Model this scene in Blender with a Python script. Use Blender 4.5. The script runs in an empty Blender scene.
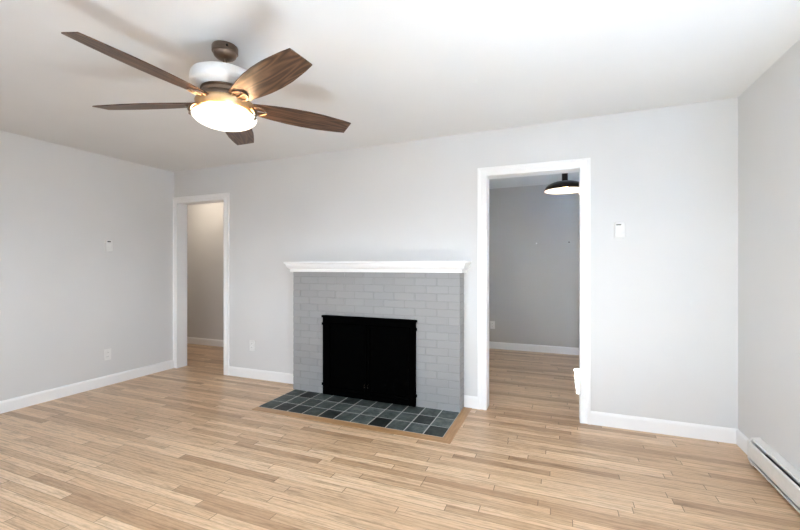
import bpy, bmesh, math, random
from mathutils import Vector, Matrix

S = bpy.context.scene
COL = S.collection
R = math.radians

# ------------------------------------------------------------------ camera
cam_data = bpy.data.cameras.new('camera')
cam = bpy.data.objects.new('camera', cam_data)
COL.objects.link(cam)
cam_data.sensor_fit = 'HORIZONTAL'
cam_data.sensor_width = 36.0
cam_data.lens = 36.0 * 395.72 / 800.0
cam_data.shift_y = 0.0015
cam_data.clip_start = 0.02
cam.location = (0.0, -3.525, 1.267)
cam.rotation_euler = (R(90), 0.0, R(22.031))
S.camera = cam

# ------------------------------------------------------------------ sky, sun, exposure
SKY_STRENGTH = 10.0
SUN_STRENGTH = 375.0
HALL_POWER = 11.0
S.view_settings.view_transform = 'Standard'
S.view_settings.look = 'None'
S.view_settings.gamma = 1.0
S.view_settings.use_curve_mapping = False
S.view_settings.exposure = 0.0

world = bpy.data.worlds.new('sky')
S.world = world
world.use_nodes = True
wn, wl = world.node_tree.nodes, world.node_tree.links
wn.clear()
w_out = wn.new('ShaderNodeOutputWorld')
w_bg = wn.new('ShaderNodeBackground')
w_tc = wn.new('ShaderNodeTexCoord')
w_sep = wn.new('ShaderNodeSeparateXYZ')
w_rmp = wn.new('ShaderNodeValToRGB')
w_map = wn.new('ShaderNodeMapRange')
w_map.inputs['From Min'].default_value = -1.0
wl.new(w_tc.outputs['Generated'], w_sep.inputs[0])
wl.new(w_sep.outputs['Z'], w_map.inputs['Value'])
wl.new(w_map.outputs[0], w_rmp.inputs[0])
e = w_rmp.color_ramp.elements
e[0].position, e[0].color = 0.0, (0.16, 0.17, 0.18, 1)       # the ground outside
e[1].position, e[1].color = 1.0, (0.72, 0.86, 1.02, 1)
k = e.new(0.49); k.color = (0.19, 0.20, 0.22, 1)
k = e.new(0.52); k.color = (0.86, 0.94, 1.02, 1)
wl.new(w_rmp.outputs[0], w_bg.inputs['Color'])
w_bg.inputs['Strength'].default_value = SKY_STRENGTH
wl.new(w_bg.outputs[0], w_out.inputs[0])

sun_d = bpy.data.lights.new('sun', 'SUN')
sun_d.energy = SUN_STRENGTH
sun_d.angle = R(0.6)
sun_d.color = (0.57, 0.92, 1.47)
sun = bpy.data.objects.new('sun', sun_d)
sun.rotation_euler = (0, R(29.3), 0)
sun.location = (6, -1, 9)
COL.objects.link(sun)


def portal(name, loc, rot, sx, sy):
    d = bpy.data.lights.new(name, 'AREA')
    d.shape = 'RECTANGLE'
    d.size, d.size_y = sx, sy
    d.energy = 1.0
    d.cycles.is_portal = True
    o = bpy.data.objects.new(name, d)
    o.location, o.rotation_euler = loc, rot
    COL.objects.link(o)


# window openings: (lo, hi, z0, z1)
WIN_E = (-3.45, -2.25, 0.85, 2.05)       # right wall, beside the photographer
WIN_D = (0.74, 1.87, 1.70, 2.03)         # dining room, same wall further on
WIN_R = (-2.9, 0.35, 0.85, 2.05)          # wall behind the photographer
portal('portal_east', (1.31, -2.85, 1.45), (0, R(90), 0), 1.2, 1.2)
portal('portal_dining', (1.31, 1.305, 1.865), (0, R(90), 0), 0.33, 1.13)
portal('portal_rear', (-1.275, -4.11, 1.45), (R(90), 0, 0), 3.25, 1.2)

try:
    S.cycles.use_guiding = True
except Exception:
    pass
S.cycles.sample_clamp_indirect = 0.0
S.cycles.max_bounces = 14
S.cycles.diffuse_bounces = 10
S.cycles.use_denoising = True


# ------------------------------------------------------------------ material helpers
def new_mat(name):
    m = bpy.data.materials.new(name)
    m.use_nodes = True
    nt = m.node_tree
    b = nt.nodes['Principled BSDF']
    return m, nt, b


def N(nt, typ, **kw):
    n = nt.nodes.new(typ)
    for k_, v in kw.items():
        setattr(n, k_, v)
    return n


def math_n(nt, op, a, b=None):
    n = N(nt, 'ShaderNodeMath', operation=op)
    for i, v in enumerate((a, b)):
        if v is None:
            continue
        if isinstance(v, (int, float)):
            n.inputs[i].default_value = v
        else:
            nt.links.new(v, n.inputs[i])
    return n.outputs[0]


def ramp(nt, fac, stops):
    r = N(nt, 'ShaderNodeValToRGB')
    els = r.color_ramp.elements
    els[0].position, els[0].color = stops[0][0], (*stops[0][1], 1)
    els[1].position, els[1].color = stops[-1][0], (*stops[-1][1], 1)
    for p, c in stops[1:-1]:
        k_ = els.new(p); k_.color = (*c, 1)
    nt.links.new(fac, r.inputs[0])
    return r.outputs[0]


def mixc(nt, fac, a, b, blend='MIX'):
    n = N(nt, 'ShaderNodeMix', data_type='RGBA', blend_type=blend)
    for sock, v in ((n.inputs['Factor'], fac), (n.inputs[6], a), (n.inputs[7], b)):
        if isinstance(v, (int, float)):
            sock.default_value = v
        elif isinstance(v, tuple):
            sock.default_value = (*v, 1)
        else:
            nt.links.new(v, sock)
    return n.outputs[2]


def noise(nt, vec, scale, detail=3.0, rough=0.5):
    n = N(nt, 'ShaderNodeTexNoise')
    n.inputs['Scale'].default_value = scale
    n.inputs['Detail'].default_value = detail
    n.inputs['Roughness'].default_value = rough
    if vec is not None:
        nt.links.new(vec, n.inputs['Vector'])
    return n.outputs['Fac']


def bump(nt, b, height, strength, dist):
    n = N(nt, 'ShaderNodeBump')
    n.inputs['Strength'].default_value = strength
    n.inputs['Distance'].default_value = dist
    nt.links.new(height, n.inputs['Height'])
    nt.links.new(n.outputs[0], b.inputs['Normal'])


def paint(name, col, rough=0.6, tex=220.0, strength=0.06, spec=0.3, mottling=0.03):
    m, nt, b = new_mat(name)
    tc = N(nt, 'ShaderNodeTexCoord').outputs['Object']
    lo = tuple(c * (1 - mottling) for c in col)
    b.inputs['Roughness'].default_value = rough
    b.inputs['Specular IOR Level'].default_value = spec
    nt.links.new(ramp(nt, noise(nt, tc, 1.7, 2), [(0.3, lo), (0.7, col)]), b.inputs['Base Color'])
    if strength:
        bump(nt, b, noise(nt, tc, tex, 2), strength, 0.002)
    return m


def metal(name, col, rough=0.35, metallic=1.0):
    m, nt, b = new_mat(name)
    tc = N(nt, 'ShaderNodeTexCoord').outputs['Object']
    b.inputs['Metallic'].default_value = metallic
    nt.links.new(ramp(nt, noise(nt, tc, 40, 3), [(0.3, tuple(c * .85 for c in col)), (0.7, col)]), b.inputs['Base Color'])
    b.inputs['Roughness'].default_value = rough
    return m


def plain(name, col, rough=0.5, spec=0.5):
    m, nt, b = new_mat(name)
    tc = N(nt, 'ShaderNodeTexCoord').outputs['Object']
    nt.links.new(ramp(nt, noise(nt, tc, 30, 2), [(0.3, tuple(c * .94 for c in col)), (0.7, col)]), b.inputs['Base Color'])
    b.inputs['Roughness'].default_value = rough
    b.inputs['Specular IOR Level'].default_value = spec
    return m


def emit(name, col, strength):
    m, nt, b = new_mat(name)
    b.inputs['Base Color'].default_value = (*col, 1)
    b.inputs['Emission Color'].default_value = (*col, 1)
    b.inputs['Emission Strength'].default_value = strength
    return m


def oak_floor():
    m, nt, b = new_mat('oak_strip_floor')
    W = 0.057
    tc = N(nt, 'ShaderNodeTexCoord').outputs['Object']
    sp = N(nt, 'ShaderNodeSeparateXYZ'); nt.links.new(tc, sp.inputs[0])
    x, y = sp.outputs['X'], sp.outputs['Y']
    yr = math_n(nt, 'DIVIDE', y, W)
    row = math_n(nt, 'FLOOR', yr)
    wr = N(nt, 'ShaderNodeTexWhiteNoise', noise_dimensions='1D'); nt.links.new(row, wr.inputs['W'])
    wr2 = N(nt, 'ShaderNodeTexWhiteNoise', noise_dimensions='1D')
    nt.links.new(math_n(nt, 'ADD', row, 57.3), wr2.inputs['W'])
    length = math_n(nt, 'ADD', math_n(nt, 'MULTIPLY', wr.outputs['Value'], 0.9), 0.6)
    xs = math_n(nt, 'DIVIDE', math_n(nt, 'ADD', x, math_n(nt, 'MULTIPLY', wr2.outputs['Value'], 9.0)), length)
    cell = math_n(nt, 'FLOOR', xs)
    cv = N(nt, 'ShaderNodeCombineXYZ')
    nt.links.new(cell, cv.inputs[0]); nt.links.new(row, cv.inputs[1])
    wp = N(nt, 'ShaderNodeTexWhiteNoise', noise_dimensions='3D'); nt.links.new(cv.outputs[0], wp.inputs['Vector'])
    pid = wp.outputs['Value']
    # grain, offset per board
    gx = N(nt, 'ShaderNodeCombineXYZ')
    nt.links.new(math_n(nt, 'ADD', math_n(nt, 'MULTIPLY', x, 1.0), math_n(nt, 'MULTIPLY', pid, 37.0)), gx.inputs[0])
    nt.links.new(math_n(nt, 'MULTIPLY', y, 9.0), gx.inputs[1])
    nt.links.new(math_n(nt, 'MULTIPLY', pid, 11.0), gx.inputs[2])
    g1 = noise(nt, gx.outputs[0], 4.0, 5, 0.65)
    g2 = noise(nt, gx.outputs[0], 22.0, 3, 0.6)
    wv = N(nt, 'ShaderNodeTexWave', wave_type='BANDS', bands_direction='Y')
    wv.inputs['Scale'].default_value = 1.6
    wv.inputs['Distortion'].default_value = 9.0
    wv.inputs['Detail'].default_value = 2.0
    wv.inputs['Detail Scale'].default_value = 0.9
    nt.links.new(gx.outputs[0], wv.inputs['Vector'])
    board = ramp(nt, pid, [(0.0, FLOOR_COLS[0]), (0.25, FLOOR_COLS[1]), (0.6, FLOOR_COLS[2]), (1.0, FLOOR_COLS[3])])
    grain = ramp(nt, g1, [(0.28, (0.50, 0.45, 0.40)), (0.48, (1, 1, 1)), (0.75, (1.1, 1.08, 1.05))])
    c = mixc(nt, 0.75, board, grain, 'MULTIPLY')
    fine = ramp(nt, g2, [(0.3, (0.70, 0.66, 0.61)), (0.55, (1, 1, 1)), (0.8, (1.06, 1.06, 1.06))])
    c = mixc(nt, 0.6, c, fine, 'MULTIPLY')
    cath = ramp(nt, wv.outputs['Fac'], [(0.0, (0.80, 0.76, 0.70)), (0.35, (1, 1, 1))])
    c = mixc(nt, 0.7, c, cath, 'MULTIPLY')
    # joints between the strips
    fy = math_n(nt, 'FRACT', yr)
    ey = math_n(nt, 'MINIMUM', fy, math_n(nt, 'SUBTRACT', 1.0, fy))
    fx = math_n(nt, 'FRACT', xs)
    ex = math_n(nt, 'MULTIPLY', math_n(nt, 'MINIMUM', fx, math_n(nt, 'SUBTRACT', 1.0, fx)), length)
    jy = math_n(nt, 'LESS_THAN', ey, 0.028)
    jx = math_n(nt, 'LESS_THAN', ex, 0.0018)
    wj = N(nt, 'ShaderNodeTexWhiteNoise', noise_dimensions='3D')
    joint = math_n(nt, 'MAXIMUM', math_n(nt, 'MULTIPLY', jy, math_n(nt, 'MULTIPLY', math_n(nt, 'MULTIPLY', noise(nt, gx.outputs[0], 1.3, 2), noise(nt, gx.outputs[0], 0.7, 1)), 2.0)), math_n(nt, 'MULTIPLY', jx, 0.85))
    c = mixc(nt, joint, c, (0.13, 0.075, 0.035))
    nt.links.new(c, b.inputs['Base Color'])
    b.inputs['Roughness'].default_value = 0.33
    b.inputs['Specular IOR Level'].default_value = 0.5
    bump(nt, b, math_n(nt, 'SUBTRACT', g2, joint), 0.12, 0.0012)
    return m


FLOOR_COLS = [(0.48, 0.30, 0.175), (0.63, 0.425, 0.262), (0.69, 0.475, 0.30), (0.80, 0.585, 0.39)]


def oak_border():
    m, nt, b = new_mat('oak_border')
    tc = N(nt, 'ShaderNodeTexCoord').outputs['Object']
    mp = N(nt, 'ShaderNodeMapping'); mp.inputs['Scale'].default_value = (3, 30, 3)
    nt.links.new(tc, mp.inputs[0])
    c = ramp(nt, noise(nt, mp.outputs[0], 2.0, 5, 0.6), [(0.25, (0.34, 0.175, 0.072)), (0.55, (0.47, 0.265, 0.12)), (0.8, (0.54, 0.335, 0.165))])
    nt.links.new(c, b.inputs['Base Color'])
    b.inputs['Roughness'].default_value = 0.35
    return m


def walnut():
    m, nt, b = new_mat('walnut_blade')
    tc = N(nt, 'ShaderNodeTexCoord').outputs['Object']
    mp = N(nt, 'ShaderNodeMapping'); mp.inputs['Scale'].default_value = (0.42, 3.6, 1.0)
    nt.links.new(tc, mp.inputs[0])
    sw = N(nt, 'ShaderNodeTexNoise'); sw.inputs['Scale'].default_value = 4.0; sw.inputs['Detail'].default_value = 1.0
    nt.links.new(mp.outputs[0], sw.inputs['Vector'])
    rings = math_n(nt, 'FRACT', math_n(nt, 'MULTIPLY', sw.outputs['Fac'], 9.0))
    tri = math_n(nt, 'ABSOLUTE', math_n(nt, 'SUBTRACT', math_n(nt, 'MULTIPLY', rings, 2.0), 1.0))
    c1 = ramp(nt, tri, [(0.0, (0.036, 0.016, 0.009)), (0.5, (0.085, 0.042, 0.023)), (1.0, (0.16, 0.087, 0.050))])
    mp2 = N(nt, 'ShaderNodeMapping'); mp2.inputs['Scale'].default_value = (4, 90, 1)
    nt.links.new(tc, mp2.inputs[0])
    fine = ramp(nt, noise(nt, mp2.outputs[0], 3.0, 4, 0.6), [(0.3, (0.6, 0.58, 0.56)), (0.65, (1.1, 1.08, 1.05))])
    nt.links.new(mixc(nt, 0.8, c1, fine, 'MULTIPLY'), b.inputs['Base Color'])
    b.inputs['Roughness'].default_value = 0.38
    return m


def slate():
    m, nt, b = new_mat('slate_tile')
    tc = N(nt, 'ShaderNodeTexCoord').outputs['Object']
    rnd = N(nt, 'ShaderNodeNewGeometry').outputs['Random Per Island']
    base = ramp(nt, rnd, [(0.0, (0.010, 0.012, 0.012)), (0.3, (0.030, 0.038, 0.036)), (0.7, (0.058, 0.072, 0.067)), (1.0, (0.12, 0.14, 0.135))])
    off = N(nt, 'ShaderNodeVectorMath', operation='ADD')
    cmb = N(nt, 'ShaderNodeCombineXYZ')
    nt.links.new(math_n(nt, 'MULTIPLY', rnd, 40.0), cmb.inputs[2])
    nt.links.new(tc, off.inputs[0]); nt.links.new(cmb.outputs[0], off.inputs[1])
    n1 = noise(nt, off.outputs[0], 16.0, 6, 0.65)
    c = mixc(nt, 0.9, base, ramp(nt, n1, [(0.33, (0.42, 0.42, 0.44)), (0.5, (0.95, 1, 1)), (0.72, (1.9, 1.85, 1.7))]), 'MULTIPLY')
    nt.links.new(c, b.inputs['Base Color'])
    b.inputs['Roughness'].default_value = 0.5
    b.inputs['Specular IOR Level'].default_value = 0.35
    bump(nt, b, n1, 0.35, 0.004)
    return m


def painted_brick():
    m, nt, b = new_mat('grey_painted_brick')
    tc = N(nt, 'ShaderNodeTexCoord').outputs['Object']
    rnd = N(nt, 'ShaderNodeNewGeometry').outputs['Random Per Island']
    c = ramp(nt, rnd, [(0.0, (0.30, 0.30, 0.30)), (1.0, (0.318, 0.318, 0.317))])
    nt.links.new(c, b.inputs['Base Color'])
    b.inputs['Roughness'].default_value = 0.5
    bump(nt, b, noise(nt, tc, 60.0, 5, 0.6), 0.25, 0.004)
    return m


def window_glass():
    m = bpy.data.materials.new('window_glass')
    m.use_nodes = True
    nt = m.node_tree
    nt.nodes.clear()
    o = N(nt, 'ShaderNodeOutputMaterial')
    t = N(nt, 'ShaderNodeBsdfTransparent')
    g = N(nt, 'ShaderNodeBsdfGlossy'); g.inputs['Roughness'].default_value = 0.02
    mx = N(nt, 'ShaderNodeMixShader'); mx.inputs[0].default_value = 0.06
    nt.links.new(t.outputs[0], mx.inputs[1]); nt.links.new(g.outputs[0], mx.inputs[2])
    nt.links.new(mx.outputs[0], o.inputs[0])
    return m


M_WALL = paint('grey_wall_paint', (0.705, 0.703, 0.70), 0.55)
M_DINING = paint('dimmed_dining_wall_paint', (0.53, 0.52, 0.505), 0.6)  # wall grey darkened in its colour for the dining room's weaker light
M_HALL = paint('hall_wall_paint', (0.66, 0.65, 0.64), 0.6)
M_CEIL = paint('white_ceiling_paint', (0.735, 0.733, 0.728), 0.85, 90.0, 0.15, 0.1)
M_TRIM = paint('white_trim_paint', (0.89, 0.89, 0.89), 0.35, 60, 0.02, 0.5, 0.015)
M_FLOOR = oak_floor()
M_BORDER = oak_border()
M_WALNUT = walnut()
M_SLATE = slate()
M_GROUT = plain('tile_grout', (0.52, 0.52, 0.50), 0.85, 0.2)
M_BRICK = painted_brick()
M_MORTAR = plain('grey_painted_mortar', (0.295, 0.295, 0.294), 0.6, 0.3)
M_BLACK = plain('black_screen_metal', (0.0012, 0.0012, 0.0012), 0.6, 0.0)
M_SOOT = plain('soot_black', (0.004, 0.004, 0.004), 0.95, 0.05)
M_BRONZE = metal('brushed_bronze', (0.25, 0.185, 0.14), 0.33)
M_LIT_BRONZE = metal('lamplit_bronze', (0.62, 0.42, 0.23), 0.34)  # bronze ring: the bowl's lamp glow is put into this gold colour
M_DARKBRONZE = metal('dark_bronze', (0.035, 0.026, 0.020), 0.32, 0.7)
M_WHITE = plain('white_enamel', (0.84, 0.84, 0.84), 0.3)
M_PLASTIC = plain('white_plastic', (0.82, 0.82, 0.81), 0.35)
M_GREYLCD = plain('grey_display', (0.10, 0.105, 0.10), 0.25)
M_SLOT = plain('dark_slot', (0.12, 0.12, 0.12), 0.6)
M_HEATER = plain('heater_enamel', (0.80, 0.795, 0.77), 0.35)
M_FIN = metal('aluminium_fin', (0.25, 0.25, 0.25), 0.5)
M_GLASS = window_glass()
M_BOWL = emit('lit_frosted_glass', (1.0, 0.94, 0.84), 1.2)
M_BULB = emit('lit_bulb', (1.0, 0.72, 0.38), 9.0)


# ------------------------------------------------------------------ mesh helpers
def obj(name, bm, mat, parent=None, smooth=False, loc=None, fix=True):
    if fix:
        bmesh.ops.recalc_face_normals(bm, faces=bm.faces)
    me = bpy.data.meshes.new(name)
    bm.to_mesh(me); bm.free()
    mats = mat if isinstance(mat, (list, tuple)) else [mat]
    for mm in mats:
        me.materials.append(mm)
    if smooth:
        for p in me.polygons:
            p.use_smooth = True
        try:
            me.set_sharp_from_angle(angle=R(38))
        except Exception:
            pass
    o = bpy.data.objects.new(name, me)
    COL.objects.link(o)
    if loc is not None:
        o.location = loc
    if parent is not None:
        o.parent = parent
    return o


def tag(o, label=None, cat=None, group=None, kind=None):
    if label: o['label'] = label
    if cat: o['category'] = cat
    if group: o['group'] = group
    if kind: o['kind'] = kind
    return o


def thing(name, label, cat, loc=(0, 0, 0), group=None):
    o = bpy.data.objects.new(name, None)
    o.empty_display_size = 0.1
    COL.objects.link(o)
    o.location = loc
    return tag(o, label, cat, group)


def struct(name, bm, mat, parent=None, smooth=False):
    o = obj(name, bm, mat, parent, smooth)
    if parent is None:
        o['kind'] = 'structure'
    return o


def box(bm, x0, x1, y0, y1, z0, z1, bev=0.0, mi=0):
    r = bmesh.ops.create_cube(bm, size=1.0)
    vs = r['verts']
    for v in vs:
        v.co = Vector((x0 + (v.co.x + .5) * (x1 - x0), y0 + (v.co.y + .5) * (y1 - y0), z0 + (v.co.z + .5) * (z1 - z0)))
    fs = set(f for v in vs for f in v.link_faces)
    for f in fs:
        f.material_index = mi
    if bev > 0:
        es = list(set(ed for v in vs for ed in v.link_edges))
        bmesh.ops.bevel(bm, geom=es, offset=bev, segments=2, affect='EDGES', profile=0.5)


def lathe(bm, prof, seg=48, cx=0.0, cy=0.0):
    rings = []
    for r, z in prof:
        if r < 1e-6:
            rings.append([bm.verts.new((cx, cy, z))])
        else:
            rings.append([bm.verts.new((cx + r * math.cos(2 * math.pi * i / seg), cy + r * math.sin(2 * math.pi * i / seg), z)) for i in range(seg)])
    for a, b in zip(rings, rings[1:]):
        for i in range(seg):
            j = (i + 1) % seg
            if len(a) == 1 and len(b) == 1:
                continue
            if len(a) == 1:
                bm.faces.new((a[0], b[j], b[i]))
            elif len(b) == 1:
                bm.faces.new((a[i], a[j], b[0]))
            else:
                bm.faces.new((a[i], a[j], b[j], b[i]))


def tube(bm, pts, r, seg=8, closed=False):
    pts = [Vector(p) for p in pts]
    n = len(pts)
    rings = []
    up = Vector((0, 0, 1))
    for i, p in enumerate(pts):
        a = pts[(i - 1) % n] if closed or i > 0 else pts[i]
        b = pts[(i + 1) % n] if closed or i < n - 1 else pts[i]
        t = (b - a).normalized()
        u = t.cross(up)
        if u.length < 1e-3:
            u = t.cross(Vector((0, 1, 0)))
        u.normalize(); v = t.cross(u).normalized()
        rr = r[i] if isinstance(r, (list, tuple)) else r
        rings.append([bm.verts.new(p + rr * (math.cos(2 * math.pi * k_ / seg) * u + math.sin(2 * math.pi * k_ / seg) * v)) for k_ in range(seg)])
    rng = range(n) if closed else range(n - 1)
    for i in rng:
        a, b = rings[i], rings[(i + 1) % n]
        for k_ in range(seg):
            l = (k_ + 1) % seg
            bm.faces.new((a[k_], a[l], b[l], b[k_]))
    if not closed:
        bm.faces.new(rings[0][::-1]); bm.faces.new(rings[-1])


def sweep(bm, path, prof, z_axis=True, closed_ends=True):
    """profile (offset outward, height) carried along a plan polyline with mitred corners; outward = right of travel"""
    n = len(path)
    P = [Vector((p[0], p[1])) for p in path]
    rings = []
    for i in range(n):
        ds = []
        if i > 0: ds.append((P[i] - P[i - 1]).normalized())
        if i < n - 1: ds.append((P[i + 1] - P[i]).normalized())
        nr = [Vector((d.y, -d.x)) for d in ds]
        if len(nr) == 1:
            m = nr[0]
        else:
            s = (nr[0] + nr[1])
            m = s / (s.dot(nr[0]))
        rings.append([bm.verts.new((P[i].x + m.x * o_, P[i].y + m.y * o_, h)) for o_, h in prof])
    k_ = len(prof)
    for a, b in zip(rings, rings[1:]):
        for i in range(k_):
            j = (i + 1) % k_
            bm.faces.new((a[i], a[j], b[j], b[i]))
    bm.faces.new(rings[0][::-1]); bm.faces.new(rings[-1])


def wall_plane(axis, us, zs, holes, c0, c1):
    """a wall slab with rectangular holes; axis 'x' = runs along x between y=c0..c1, 'y' = runs along y between x=c0..c1"""
    us = sorted(set(us + [h[0] for h in holes] + [h[1] for h in holes]))
    zs = sorted(set(zs + [h[2] for h in holes] + [h[3] for h in holes]))
    bm = bmesh.new()
    P = (lambda u, c, z: (u, c, z)) if axis == 'x' else (lambda u, c, z: (c, u, z))

    def solid(i, j):
        if i < 0 or j < 0 or i >= len(us) - 1 or j >= len(zs) - 1:
            return False
        um, zm = (us[i] + us[i + 1]) / 2, (zs[j] + zs[j + 1]) / 2
        return not any(h[0] < um < h[1] and h[2] < zm < h[3] for h in holes)

    def quad(*ps):
        bm.faces.new([bm.verts.new(p) for p in ps])
    for i in range(len(us) - 1):
        for j in range(len(zs) - 1):
            if not solid(i, j):
                continue
            a, b, z0, z1 = us[i], us[i + 1], zs[j], zs[j + 1]
            for c in (c0, c1):
                quad(P(a, c, z0), P(b, c, z0), P(b, c, z1), P(a, c, z1))
            if not solid(i - 1, j): quad(P(a, c0, z0), P(a, c1, z0), P(a, c1, z1), P(a, c0, z1))
            if not solid(i + 1, j): quad(P(b, c0, z0), P(b, c1, z0), P(b, c1, z1), P(b, c0, z1))
            if not solid(i, j - 1): quad(P(a, c0, z0), P(b, c0, z0), P(b, c1, z0), P(a, c1, z0))
            if not solid(i, j + 1): quad(P(a, c0, z1), P(b, c0, z1), P(b, c1, z1), P(a, c1, z1))
    bmesh.ops.remove_doubles(bm, verts=bm.verts, dist=1e-5)
    return bm


# ------------------------------------------------------------------ room shell
XL, XR, H = -4.469, 1.178, 2.44
YR = -3.98                      # wall behind the photographer
T = 0.12
DY, HY = 2.66, 1.20             # far walls of the dining room and of the hall
D1 = (-4.405, -3.645)           # cased opening to the hall
D2 = (-0.600, 0.148)            # cased opening to the dining room

bm = bmesh.new(); box(bm, -6.6, XR + T, YR - T, DY + T, -0.12, 0.0)
struct('floor', bm, M_FLOOR)
def ceil_z(x):
    return 2.44 + 0.006 * (x + 4.2)          # the old ceiling runs a little out of level


bm = bmesh.new(); box(bm, -6.6, XR + T, YR - T, DY + T, H, H + 0.2)
for v in bm.verts:
    if v.co.z < H + .1:
        v.co.z = ceil_z(v.co.x)
struct('ceiling', bm, M_CEIL)

struct('wall_back', wall_plane('x', [-6.6, XR], [0, H + .10], [(D1[0] - .02, D1[1] + .02, 0, 2.065), (D2[0] - .02, D2[1] + .02, 0, 2.08)], 0.0, T), M_WALL)
struct('wall_left', wall_plane('y', [YR - T, 0.0], [0, H + .10], [], XL - T, XL), M_WALL)
struct('wall_right', wall_plane('y', [YR - T, DY + T], [0, H + .10], [WIN_E, WIN_D], XR, XR + T), M_WALL)
struct('wall_rear', wall_plane('x', [XL, XR], [0, H + .10], [WIN_R], YR - T, YR), M_WALL)
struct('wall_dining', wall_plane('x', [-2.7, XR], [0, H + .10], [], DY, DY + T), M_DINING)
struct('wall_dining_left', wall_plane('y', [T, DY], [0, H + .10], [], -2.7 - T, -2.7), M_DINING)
struct('wall_hall', wall_plane('x', [-6.6, -2.7 - T], [0, H + .10], [], HY, HY + T), M_HALL)
struct('wall_hall_left', wall_plane('y', [T, HY], [0, H + .10], [], -6.6, -6.5), M_HALL)


def window(n, axis, rect, c0, c1, mull):
    a, b, z0, z1 = rect
    bm = bmesh.new()
    w = 0.045

    def bx(u0, u1, zz0, zz1, cc0=c0, cc1=c1):
        if axis == 'x': box(bm, u0, u1, cc0, cc1, zz0, zz1)
        else: box(bm, cc0, cc1, u0, u1, zz0, zz1)
    bx(a, a + w, z0, z1); bx(b - w, b, z0, z1)
    bx(a + w, b - w, z0, z0 + w); bx(a + w, b - w, z1 - w, z1)
    for k_ in range(1, mull):
        u = a + (b - a) * k_ / mull
        bx(u - .018, u + .018, z0 + w, z1 - w)
    fr = struct('window_%d' % n, bm, M_TRIM)
    bm = bmesh.new()
    cm = (c0 + c1) / 2
    bx(a + w * .5, b - w * .5, z0 + w * .5, z1 - w * .5, cm - .003, cm + .003)
    obj('pane', bm, M_GLASS, fr)


window(1, 'y', WIN_E, XR + .05, XR + .10, 1)
window(2, 'y', WIN_D, XR + .05, XR + .10, 1)
window(3, 'x', WIN_R, YR - .10, YR - .05, 3)


# ------------------------------------------------------------------ cased openings
def cased_opening(n, d, lw, dh):
    a, b = d
    DH = dh
    bm = bmesh.new()
    for x0, x1 in ((a - .02, a), (b, b + .02)):
        box(bm, x0, x1, -0.002, T + .002, 0, DH + .02)
    box(bm, a, b, -0.002, T + .002, DH, DH + .02)
    jamb = struct('door_%d' % n, bm, M_TRIM)
    cw = 0.078
    # stepped casing profile: (offset from the opening, thickness)
    for side, nm in ((-1, 'casing'), (1, 'casing')):
        bm = bmesh.new()
        y_in = 0.0 if side < 0 else T
        f = lambda t: y_in + side * t
        prof = [(0.0, 0.0), (0.0, .013), (.006, .016), (.03, .016), (.034, .013), (.055, .013), (.060, .019), (cw, .021), (cw, 0.0)]
        lim = [(a - lw if side < 0 else a - cw, a), (b, b + cw)]
        # legs and head mitred together
        path = [(a, 0.0), (a, DH), (b, DH), (b, 0.0)]
        rings = []
        for i, (px, pz) in enumerate(path):
            ring = []
            for o_, t in prof:
                ox = min(o_, lw) if i in (0, 1) else o_
                x = px - ox if i < 2 else px + o_
                z = pz + (o_ * .96 if i in (1, 2) else 0)
                ring.append(bm.verts.new((x, f(t), z)))
            rings.append(ring)
        k_ = len(prof)
        for r0, r1 in zip(rings, rings[1:]):
            for i in range(k_):
                j = (i + 1) % k_
                bm.faces.new((r0[i], r0[j], r1[j], r1[i]))
        bm.faces.new(rings[0]); bm.faces.new(rings[-1][::-1])
        obj(nm, bm, M_TRIM, jamb)


cased_opening(1, D1, 0.062, 2.045)
cased_opening(2, D2, 0.078, 2.06)


# ------------------------------------------------------------------ baseboards
BB = [(0.0, 0.0), (0.0, 0.105), (0.006, 0.105), (0.013, 0.094), (0.015, 0.085), (0.015, 0.0)]


def baseboard(name, path):
    bm = bmesh.new()
    sweep(bm, path, BB)
    struct('baseboard_' + name, bm, M_TRIM)


baseboard('left', [(XL, YR), (XL, -0.0165)])
baseboard('back', [(D1[1] + .078, 0.0), (-2.548 - .002, 0.0)])
baseboard('back_middle', [(-0.801, 0.0), (D2[0] - .078, 0.0)])
baseboard('back_right', [(D2[1] + .078, 0.0), (XR, 0.0), (XR, -0.335)])
baseboard('right', [(XR, -2.30), (XR, YR)])
baseboard('dining', [(-2.7, DY), (XR, DY), (XR, T)])
baseboard('hall', [(-6.5, HY), (-2.82, HY)])

# ------------------------------------------------------------------ fireplace
FX0, FX1, FY, FZ = -2.548, -0.803, -0.160, 1.210
OX0, OX1, OZ = -2.165, -1.215, 0.765
fire = thing('fireplace', 'grey painted brick fireplace with white mantel and slate tile hearth', 'fireplace', ((FX0 + FX1) / 2, -0.08, 0))
fo = Vector(fire.location)


def fobj(name, bm, mat, parent=None, smooth=False):
    bmesh.ops.translate(bm, verts=bm.verts, vec=-fo)
    return obj(name, bm, mat, parent or fire, smooth)


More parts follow.
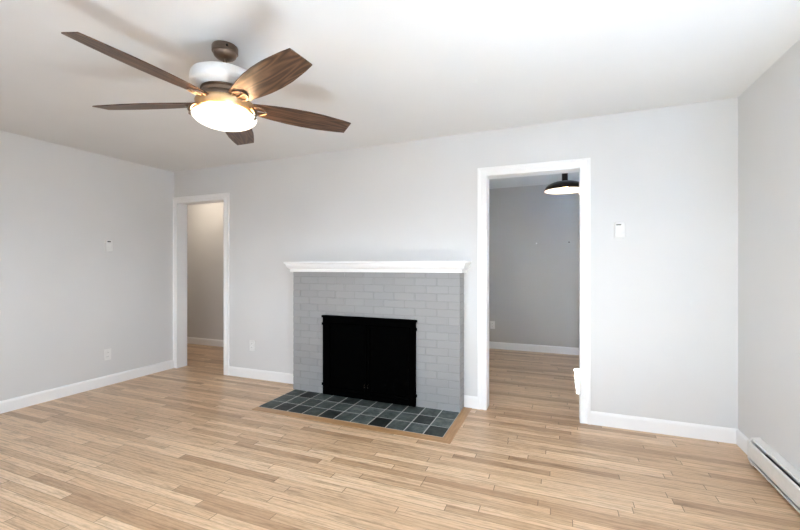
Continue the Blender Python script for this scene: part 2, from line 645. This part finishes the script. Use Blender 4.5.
bm = bmesh.new()
g = 0.0035
for x0, x1, z0, z1 in ((FX0 + g, OX0, 0, FZ), (OX1, FX1 - g, 0, FZ), (OX0, OX1, OZ, FZ)):
    box(bm, x0, x1, FY + g, 0.0, z0, z1)
fobj('mortar', bm, M_MORTAR)
bm = bmesh.new()
rng = random.Random(4)
course, pitch, j = 0.0686, 0.2065, 0.007
z1, row = FZ - 0.050, 0
tops = [FZ]
while z1 > 0.0:
    tops.append(z1); z1 -= course
tops.append(0.0)
for row, (zt, zb) in enumerate(zip(tops, tops[1:])):
    if zt - zb < 0.012:
        continue
    x = FX1
    first = pitch / 2 if row % 2 == 0 else pitch
    spans = []
    while x > FX0 + .03:
        nx = x - (first if x == FX1 else pitch)
        if nx < FX0 + .03: nx = FX0
        spans.append((nx, x)); x = nx
    zt_, zb_ = zt - j / 2, zb + j / 2
    if row == 0: zt_ = zt
    if zb == 0.0: zb_ = 0.0
    for a, b in spans:
        xa = a + (j / 2 if a > FX0 else 0); xb = b - (j / 2 if b < FX1 else 0)
        pieces = [(xa, xb)]
        if zb_ < OZ - .005:
            if zt_ > OZ + .01:
                zz = OZ
            pieces = []
            if xa < OX0: pieces.append((xa, min(xb, OX0)))
            if xb > OX1: pieces.append((max(xa, OX1), xb))
            if zt_ > OZ + .01 and xa < OX1 and xb > OX0:
                box(bm, max(xa, OX0), min(xb, OX1), FY + rng.uniform(-.0012, .0012), -0.09, OZ, zt_, 0.002)
        for pa, pb in pieces:
            if pb - pa < .012: continue
            dy = rng.uniform(-.0012, .0012)
            deep = -0.001 if (pa <= FX0 + 1e-6 or pb >= FX1 - 1e-6) else -0.09
            box(bm, pa, pb, FY + dy, deep, zb_ + rng.uniform(-.0008, .0008) if zb_ > 0 else 0.0, zt_, 0.0022)
fobj('brick_surround', bm, M_BRICK, smooth=False)
# black firebox lining inside the opening
bm = bmesh.new()
box(bm, OX0, OX1, -0.012, -0.002, 0.0, OZ)
box(bm, OX0, OX0 + .008, FY + .02, -0.012, 0.004, OZ)
box(bm, OX1 - .008, OX1, FY + .02, -0.012, 0.004, OZ)
box(bm, OX0 + .008, OX1 - .008, FY + .02, -0.012, OZ - .008, OZ)
fobj('firebox', bm, M_SOOT)
# mantel: crown-moulded shelf returned to the wall at both ends
MP = [(-0.15, 1.312), (0.066, 1.312), (0.068, 1.306), (0.068, 1.298), (0.065, 1.293), (0.056, 1.290), (0.055, 1.283)]
for k_ in range(9):
    t = k_ / 8
    ang = t * math.pi / 2
    MP.append((0.054 - 0.034 * (1 - math.cos(ang)) - 0.004 * math.sin(ang * 2), 1.278 - 0.040 * math.sin(ang)))
MP += [(0.021, 1.234), (0.022, 1.231), (0.022, 1.2100), (-0.15, 1.2100)]
bm = bmesh.new()
prof = [(o_, h) for o_, h in MP if o_ > -0.1]
path = [(FX0, 0.0), (FX0, FY), (FX1, FY), (FX1, 0.0)]
sweep(bm, path, [(-0.0, 1.312)] + prof + [(0.0, 1.21)])
box(bm, FX0, FX1, FY, 0.0, 1.2101, 1.3118)
fobj('mantel_shelf', bm, M_TRIM)

# hearth: slate tiles set flush in the oak floor
HX0, HX1, HY0 = -2.522, -0.802, -0.700
bm = bmesh.new(); box(bm, HX0, HX1, HY0, FY + .004, 0.0005, 0.003)
hearth = fobj('hearth', bm, M_GROUT)
bm = bmesh.new()
nx, ny = 11, 3
px, py = (HX1 - HX0) / nx, (FY - HY0) / ny
for i in range(nx):
    for k_ in range(ny):
        gx = 0.0045
        box(bm, HX0 + i * px + gx, HX0 + (i + 1) * px - gx, HY0 + k_ * py + gx, HY0 + (k_ + 1) * py - gx, 0.001, 0.0036 + rng.uniform(0, .0006), 0.0004)
fobj('slate_tiles', bm, M_SLATE, hearth)
# mitred oak border round the hearth
BW = 0.075
bm = bmesh.new()


def quad_slab(bm, pts, z0, z1):
    lo = [bm.verts.new((x, y, z0)) for x, y in pts]
    hi = [bm.verts.new((x, y, z1)) for x, y in pts]
    bm.faces.new(lo[::-1]); bm.faces.new(hi)
    n = len(pts)
    for i in range(n):
        j_ = (i + 1) % n
        bm.faces.new((lo[i], lo[j_], hi[j_], hi[i]))


gp = 0.0006
quad_slab(bm, [(HX0 - .002, HY0 - gp), (HX0 - .002, HY0 - BW), (HX1 + BW - gp, HY0 - BW), (HX1 - gp, HY0 - gp)], 0.0005, 0.0032)
struct('trim_1', bm, M_BORDER)
bm = bmesh.new()
quad_slab(bm, [(HX1 + gp, HY0), (HX1 + BW, HY0 - BW), (HX1 + BW, -0.016), (HX1 + gp, -0.016)], 0.0005, 0.0032)
bmesh.ops.rotate(bm, verts=bm.verts, matrix=Matrix.Rotation(R(-90), 3, 'Z'))
o = struct('trim_2', bm, M_BORDER)
o.rotation_euler = (0, 0, R(90))

# ------------------------------------------------------------------ fireplace screen
SY = FY - 0.018
scr = thing('fireplace_screen', 'black metal fireplace screen with two hinged doors standing before the firebox', 'fireplace screen', (-1.688, SY, 0.0055))
so = Vector(scr.location)


def sobj(name, bm, mat, parent=None, smooth=False):
    bmesh.ops.translate(bm, verts=bm.verts, vec=-so)
    return obj(name, bm, mat, parent or scr, smooth)


SX0, SX1, SZ = -2.172, -1.202, 0.782
Y0, Y1 = SY - .014, SY + .012
bm = bmesh.new()
box(bm, SX0, SX0 + .05, Y0, Y1, .007, SZ - .02, .002)
box(bm, SX1 - .05, SX1, Y0, Y1, .007, SZ - .02, .002)
box(bm, SX0 + .05, SX1 - .05, Y0, Y1, .007, .055, .002)
box(bm, SX0 + .05, SX1 - .05, Y0, Y1, SZ - .07, SZ - .02, .002)
sobj('frame', bm, M_BLACK)
bm = bmesh.new(); box(bm, SX0 - .012, SX1 + .012, Y0 - .006, Y1, SZ - .02, SZ + .003, .003)
sobj('top_rail', bm, M_BLACK)
mid = (SX0 + SX1) / 2
for a, b, hs in ((SX0 + .052, mid - .003, 1), (mid + .003, SX1 - .052, -1)):
    bm = bmesh.new()
    w = .028
    box(bm, a, a + w, Y0 - .004, Y1 - .004, .058, SZ - .073, .0015)
    box(bm, b - w, b, Y0 - .004, Y1 - .004, .058, SZ - .073, .0015)
    box(bm, a + w, b - w, Y0 - .004, Y1 - .004, .058, .058 + w, .0015)
    box(bm, a + w, b - w, Y0 - .004, Y1 - .004, SZ - .073 - w, SZ - .073, .0015)
    box(bm, a + w, b - w, SY - .001, SY + .003, .058 + w, SZ - .073 - w)
    d = sobj('door', bm, M_BLACK)
    hx = b - .014 if hs > 0 else a + .014
    bm = bmesh.new()
    tube(bm, [(hx, Y0 - .003, .125), (hx, Y0 - .020, .128), (hx, Y0 - .020, .150), (hx, Y0 - .003, .153)], .004)
    sobj('handle', bm, M_DARKBRONZE, d)
for x in (SX0 - .006, SX1 + .006):
    for z in (.105, .700):
        bm = bmesh.new()
        lathe(bm, [(0, z - .012), (.008, z - .012), (.009, z - .008), (.009, z + .008), (.008, z + .012), (0, z + .012)], 12, x, SY - .006)
        sobj('hinge', bm, M_BLACK, smooth=True)

# ------------------------------------------------------------------ ceiling fan
AX, AY = -1.683, -1.893
HF = ceil_z(AX)
fan = thing('ceiling_fan', 'five-blade walnut ceiling fan with white motor housing and glowing glass bowl light', 'ceiling fan', (AX, AY, HF))
ZB = 2.132


def fan_lathe(name, prof, mat, parent=None, seg=56):
    bm = bmesh.new()
    lathe(bm, [(r, z - H - (.009 if z < 2.365 else 0)) for r, z in prof], seg)
    return obj(name, bm, mat, parent or fan, True)


can = fan_lathe('canopy', [(0, 2.4395), (.064, 2.4395), (.0665, 2.434), (.0665, 2.408), (.060, 2.403), (.0595, 2.399), (.056, 2.388), (.045, 2.378), (.030, 2.372), (.018, 2.370), (0, 2.370)], M_BRONZE)
for ang in (-36, 144):
    c, s = math.cos(R(ang)), math.sin(R(ang))
    bm = bmesh.new()
    bmesh.ops.create_uvsphere(bm, u_segments=10, v_segments=6, radius=.007, matrix=Matrix.Translation((.0665 * c, .0665 * s, 2.420 - H)))
    obj('canopy_screw', bm, M_DARKBRONZE, can, True)
fan_lathe('downrod', [(0, 2.390), (.0115, 2.390), (.0115, 2.304), (.020, 2.302), (.020, 2.290), (0, 2.290)], M_BRONZE, seg=20)
fan_lathe('motor_housing', [(0, 2.293), (.12, 2.292), (.158, 2.290), (.166, 2.286), (.170, 2.278), (.1735, 2.246), (.172, 2.234), (.164, 2.226), (.140, 2.214), (.118, 2.209), (0, 2.209)], M_WHITE)
fan_lathe('flywheel', [(0, 2.211), (.112, 2.211), (.121, 2.208), (.122, 2.202), (.116, 2.197), (.116, 2.178), (.122, 2.172), (.124, 2.168), (.124, 2.152), (.120, 2.146), (0, 2.146)], M_BRONZE)
lk = fan_lathe('light_ring', [(.085, 2.147), (.138, 2.147), (.147, 2.143), (.149, 2.137), (.147, 2.130), (.137, 2.104), (.131, 2.097), (.123, 2.097), (.085, 2.106), (.085, 2.147)], M_LIT_BRONZE)
bp = [(.152, 2.077), (.159, 2.075)]
for k_ in range(0, 13):
    a = k_ / 12 * math.pi / 2
    bp.append((.163 * math.cos(a) if k_ < 12 else 0.0, 2.069 - .060 * math.sin(a) ** 1.08))
bowl = fan_lathe('glass_bowl', bp, M_BOWL)
fan_lathe('lamp_cup', [(.050, 2.120), (.050, 2.100), (0, 2.096), (0, 2.120)], M_WHITE)
bd = bpy.data.lights.new('fan_bulb', 'POINT')
bd.energy = 2.6; bd.color = (1.0, 0.74, 0.45); bd.shadow_soft_size = 0.02
for i in range(3):
    lo = bpy.data.objects.new('fan_bulb', bd)
    COL.objects.link(lo); lo.parent = fan
    a = R(20 + 120 * i)
    lo.location = (.09 * math.cos(a), .09 * math.sin(a), 2.076 - H)

# clips that hold the bowl
clip0 = None
for ang in (18, 128, -126):
    if clip0 is None:
        bm = bmesh.new()
        tube(bm, [(.140, 0, -.336), (.155, 0, -.342), (.168, 0, -.358), (.1725, 0, -.376), (.1700, 0, -.392), (.163, 0, -.402)], [.006, .008, .010, .0095, .007, .003], 10)
        clip = clip0 = obj('bowl_clip', bm, M_BRONZE, fan, True)
    else:
        clip = clip0.copy(); COL.objects.link(clip); clip.parent = fan
    clip.rotation_euler = (0, 0, R(ang))

# one blade with its bracket
STN = [(.118, .034), (.135, .044), (.19, .055), (.26, .067), (.35, .0765), (.44, .080), (.53, .078), (.60, .071), (.66, .0645), (.728, .055)]
PITCH = math.tan(R(13))
bm = bmesh.new()
th = .0055
rows = []
for i, (u, hw) in enumerate(STN):
    r_ = []
    for k_ in range(7):
        v = -hw + 2 * hw * k_ / 6
        uu = u
        if i == len(STN) - 1: uu = u - .010          # clipped, slightly slanted tip
        r_.append((uu, v))
    rows.append(r_)
top = [[bm.verts.new((u, v, -v * PITCH + th / 2)) for u, v in r_] for r_ in rows]
bot = [[bm.verts.new((u, v, -v * PITCH - th / 2)) for u, v in r_] for r_ in rows]
for i in range(len(rows) - 1):
    for k_ in range(6):
        bm.faces.new((top[i][k_], top[i + 1][k_], top[i + 1][k_ + 1], top[i][k_ + 1]))
        bm.faces.new((bot[i][k_], bot[i][k_ + 1], bot[i + 1][k_ + 1], bot[i + 1][k_]))
    for k_ in (0, 6):
        bm.faces.new((top[i][k_], top[i + 1][k_], bot[i + 1][k_], bot[i][k_]))
for i in (0, len(rows) - 1):
    for k_ in range(6):
        bm.faces.new((top[i][k_], top[i][k_ + 1], bot[i][k_ + 1], bot[i][k_]))
blade = obj('blade', bm, M_WALNUT, fan)
blade.location = (0, 0, ZB - H)
bm = bmesh.new()
# arm from the flywheel, loop lying against the underside, claw reaching the bowl rim
loop = []
for k_ in range(20):
    a = 2 * math.pi * k_ / 20
    u = .178 + .044 * math.cos(a); v = .036 * math.sin(a) * (1.0 - .25 * math.cos(a))
    loop.append((u, v, -v * PITCH - .0075))
tube(bm, loop, .0045, 8, True)
tube(bm, [(.112, .0, .020), (.122, 0, .014), (.132, 0, -.002), (.138, 0, -.008)], [.010, .009, .007, .005], 8)
tube(bm, [(.134, 0, -.008), (.18, 0, -.0075), (.220, 0, -.0075)], [.006, .005, .004], 8)
brk = obj('blade_bracket', bm, M_BRONZE, blade, True)
ANG = [-20, 53.5, 125, -162.5, -92.5]
blade.rotation_euler = (0, 0, R(ANG[0]))
for a in ANG[1:]:
    c = blade.copy(); COL.objects.link(c); c.parent = fan; c.rotation_euler = (0, 0, R(a))
    d = brk.copy(); COL.objects.link(d); d.parent = c

# ------------------------------------------------------------------ pendant in the dining room
PX, PY = 0.047, 1.1
pend = thing('pendant_lamp', 'dark bronze dome pendant with white inside hanging in the dining room doorway', 'lamp', (PX, PY, ceil_z(PX)))


def plathe(name, prof, mat, parent=None, seg=48):
    bm = bmesh.new()
    lathe(bm, [(r, z - ceil_z(PX)) for r, z in prof], seg)
    return obj(name, bm, mat, parent or pend, True)


plathe('ceiling_canopy', [(0, 2.4645), (.062, 2.4645), (.062, 2.440), (.055, 2.433), (0, 2.433)], M_DARKBRONZE)
plathe('stem', [(0, 2.435), (.031, 2.435), (.031, 2.182), (.036, 2.176), (0, 2.174)], M_DARKBRONZE)
dome, din = [(0, 2.181), (.036, 2.181)], []
for k_ in range(1, 13):
    a = k_ / 12 * math.pi / 2
    dome.append((.036 + .170 * math.sin(a), 2.095 + .084 * math.cos(a)))
dome += [(.2085, 2.082), (.205, 2.082)]
for k_ in range(12, 0, -1):
    a = k_ / 12 * math.pi / 2
    din.append((.033 + .169 * math.sin(a), 2.093 + .082 * math.cos(a)))
shade = plathe('lamp_shade', dome, M_DARKBRONZE)
plathe('white_lining', [(.204, 2.0825)] + din + [(.0, 2.175)], M_WHITE, shade)
plathe('bulb', [(0, 2.165), (.016, 2.163), (.018, 2.15), (.028, 2.132), (.032, 2.115), (.026, 2.098), (.012, 2.089), (0, 2.087)], M_BULB, seg=20)
pl = bpy.data.lights.new('pendant_bulb', 'POINT'); pl.energy = 6.0; pl.color = (1, .8, .55); pl.shadow_soft_size = .04
plo = bpy.data.objects.new('pendant_bulb', pl); COL.objects.link(plo); plo.parent = pend; plo.location = (0, 0, 2.07 - ceil_z(PX))

# hall ceiling lamp, out of sight to the left beyond the cased opening
hl = bpy.data.lights.new('hall_lamp', 'POINT'); hl.energy = HALL_POWER; hl.color = (1.0, .87, .72); hl.shadow_soft_size = .12
hlo = bpy.data.objects.new('hall_lamp', hl); COL.objects.link(hlo); hlo.location = (-5.1, 0.62, 2.28)


# ------------------------------------------------------------------ wall fittings
def outlet(name, label, loc, rot):
    """duplex outlet: built facing -y, then turned"""
    t = thing(name, label, 'outlet', loc)
    t.rotation_euler = (0, 0, rot)
    bm = bmesh.new(); box(bm, -.036, .036, -.006, 0, -.059, .059, .002)
    obj('cover_plate', bm, M_PLASTIC, t)
    for z in (-.021, .021):
        bm = bmesh.new(); box(bm, -.0165, .0165, -.0085, -.005, z - .0145, z + .0145, .003)
        rc = obj('receptacle', bm, M_PLASTIC, t)
        bm = bmesh.new()
        for x in (-.006, .006):
            box(bm, x - .0012, x + .0012, -.0089, -.008, z - .002, z + .007)
        obj('slot', bm, M_SLOT, rc)
    bm = bmesh.new()
    bmesh.ops.create_uvsphere(bm, u_segments=8, v_segments=6, radius=.003, matrix=Matrix.Translation((0, -.006, 0)))
    obj('screw', bm, M_PLASTIC, t)
    return t


outlet('wall_outlet', 'white duplex outlet low on the left grey wall below the thermostat', (XL, -0.788, .327), R(90))
outlet('wall_outlet', 'white duplex outlet between the hall doorway and the brick fireplace', (-3.231, 0, .368), 0)
outlet('wall_outlet', 'shaded outlet on the dining room wall, seen through the doorway by its left jamb', (-0.965, DY, .363), 0)


def thermostat(label, loc, rot, w, h, lcd):
    t = thing('thermostat', label, 'thermostat', loc)
    t.rotation_euler = (0, 0, rot)
    bm = bmesh.new(); box(bm, -w / 2, w / 2, -.006, 0, -h / 2, h / 2, .002)
    obj('back_plate', bm, M_PLASTIC, t)
    bm = bmesh.new(); box(bm, -w / 2 + .003, w / 2 - .003, -.026, -.005, -h / 2 + .003, h / 2 - .003, .004)
    obj('body', bm, M_PLASTIC, t)
    x0, x1, z0, z1 = lcd
    bm = bmesh.new(); box(bm, x0, x1, -.0275, -.0255, z0, z1, .0008)
    obj('display', bm, M_GREYLCD, t)
    return t


thermostat('white thermostat with dark display high on the left wall', (XL, -0.781, 1.487), R(90), .072, .125, (-.022, .012, .035, .048))
t2 = thermostat('white thermostat on the right part of the back wall beside the dining doorway', (0.432, 0, 1.550), 0, .077, .125, (-.026, .008, .036, .044))
bm = bmesh.new(); box(bm, .013, .025, -.029, -.0255, .031, .049, .001)
obj('button', bm, M_WHITE, t2)
bm = bmesh.new(); box(bm, -.024, .024, -.0268, -.0255, -.046, -.040, .0006)
obj('vent_groove', bm, M_PLASTIC, t2)


def hook(label, loc, mat, r):
    bm = bmesh.new()
    bmesh.ops.create_cone(bm, cap_ends=True, segments=10, radius1=r * .5, radius2=r * .5, depth=.014, matrix=Matrix.Translation((0, -.007, 0)) @ Matrix.Rotation(R(90), 4, 'X'))
    bmesh.ops.create_uvsphere(bm, u_segments=10, v_segments=6, radius=r, matrix=Matrix.Translation((0, -.015, 0)) @ Matrix.Scale(.5, 4, (0, 1, 0)))
    tag(obj('wall_nail', bm, mat, None, True, loc), label, 'nail')


hook('small white nail head on the dining room wall', (-0.324, DY, 1.603), M_WHITE, .011)
hook('small dark nail on the dining room wall below the pendant', (0.118, DY, 1.612), M_DARKBRONZE, .009)
hook('small pale nail high on the hall wall inside the left doorway', (-5.36, HY, 1.529), M_HALL, .010)

# ------------------------------------------------------------------ baseboard heater
HE0, HE1 = -0.338, -2.28
hx = XR
heat = thing('baseboard_heater', 'long white electric baseboard heater along the right wall', 'heater', (XR, HE0, 0))
ho = Vector(heat.location)


def hobj(name, bm, mat, parent=None):
    bmesh.ops.translate(bm, verts=bm.verts, vec=-ho)
    return obj(name, bm, mat, parent or heat)


def prism_y(bm, pts, y0, y1):
    a = [bm.verts.new((x, y0, z)) for x, z in pts]
    b = [bm.verts.new((x, y1, z)) for x, z in pts]
    n = len(pts)
    bm.faces.new(a); bm.faces.new(b[::-1])
    for i in range(n):
        k_ = (i + 1) % n
        bm.faces.new((a[i], a[k_], b[k_], b[i]))


E0 = HE0 - .020
bm = bmesh.new()
prism_y(bm, [(hx - .001, .02), (hx - .008, .02), (hx - .008, .168), (hx - .040, .165), (hx - .043, .160), (hx - .046, .160), (hx - .043, .170), (hx - .001, .178)], E0, HE1)
hobj('back_panel', bm, M_HEATER)
bm = bmesh.new()
prism_y(bm, [(hx - .060, .050), (hx - .064, .052), (hx - .064, .140), (hx - .058, .150), (hx - .054, .148), (hx - .060, .138)], E0, HE1)
hobj('front_cover', bm, M_HEATER)
bm = bmesh.new()
prism_y(bm, [(hx - .001, .018), (hx - .056, .018), (hx - .060, .022), (hx - .060, .034), (hx - .056, .034), (hx - .054, .024), (hx - .001, .024)], E0, HE1)
hobj('bottom_lip', bm, M_HEATER)
bm = bmesh.new()
tube(bm, [(hx - .032, E0, .088), (hx - .032, HE1, .088)], .008, 10)
el = hobj('heating_element', bm, M_FIN)
bm = bmesh.new()
yy = E0 - .10
while yy > HE1 + .05:
    box(bm, hx - .052, hx - .012, yy - .0006, yy, .058, .120)
    yy -= .008
tag(hobj('fins', bm, M_FIN, el), kind='stuff')
for y0, y1 in ((HE0, HE0 - .022), (HE1 + .002, HE1 - .02)):
    bm = bmesh.new()
    prism_y(bm, [(hx - .001, .0), (hx - .048, .0), (hx - .0655, .040), (hx - .0655, .152), (hx - .046, .172), (hx - .001, .180)], y0, y1)
    hobj('end_cap', bm, M_HEATER)
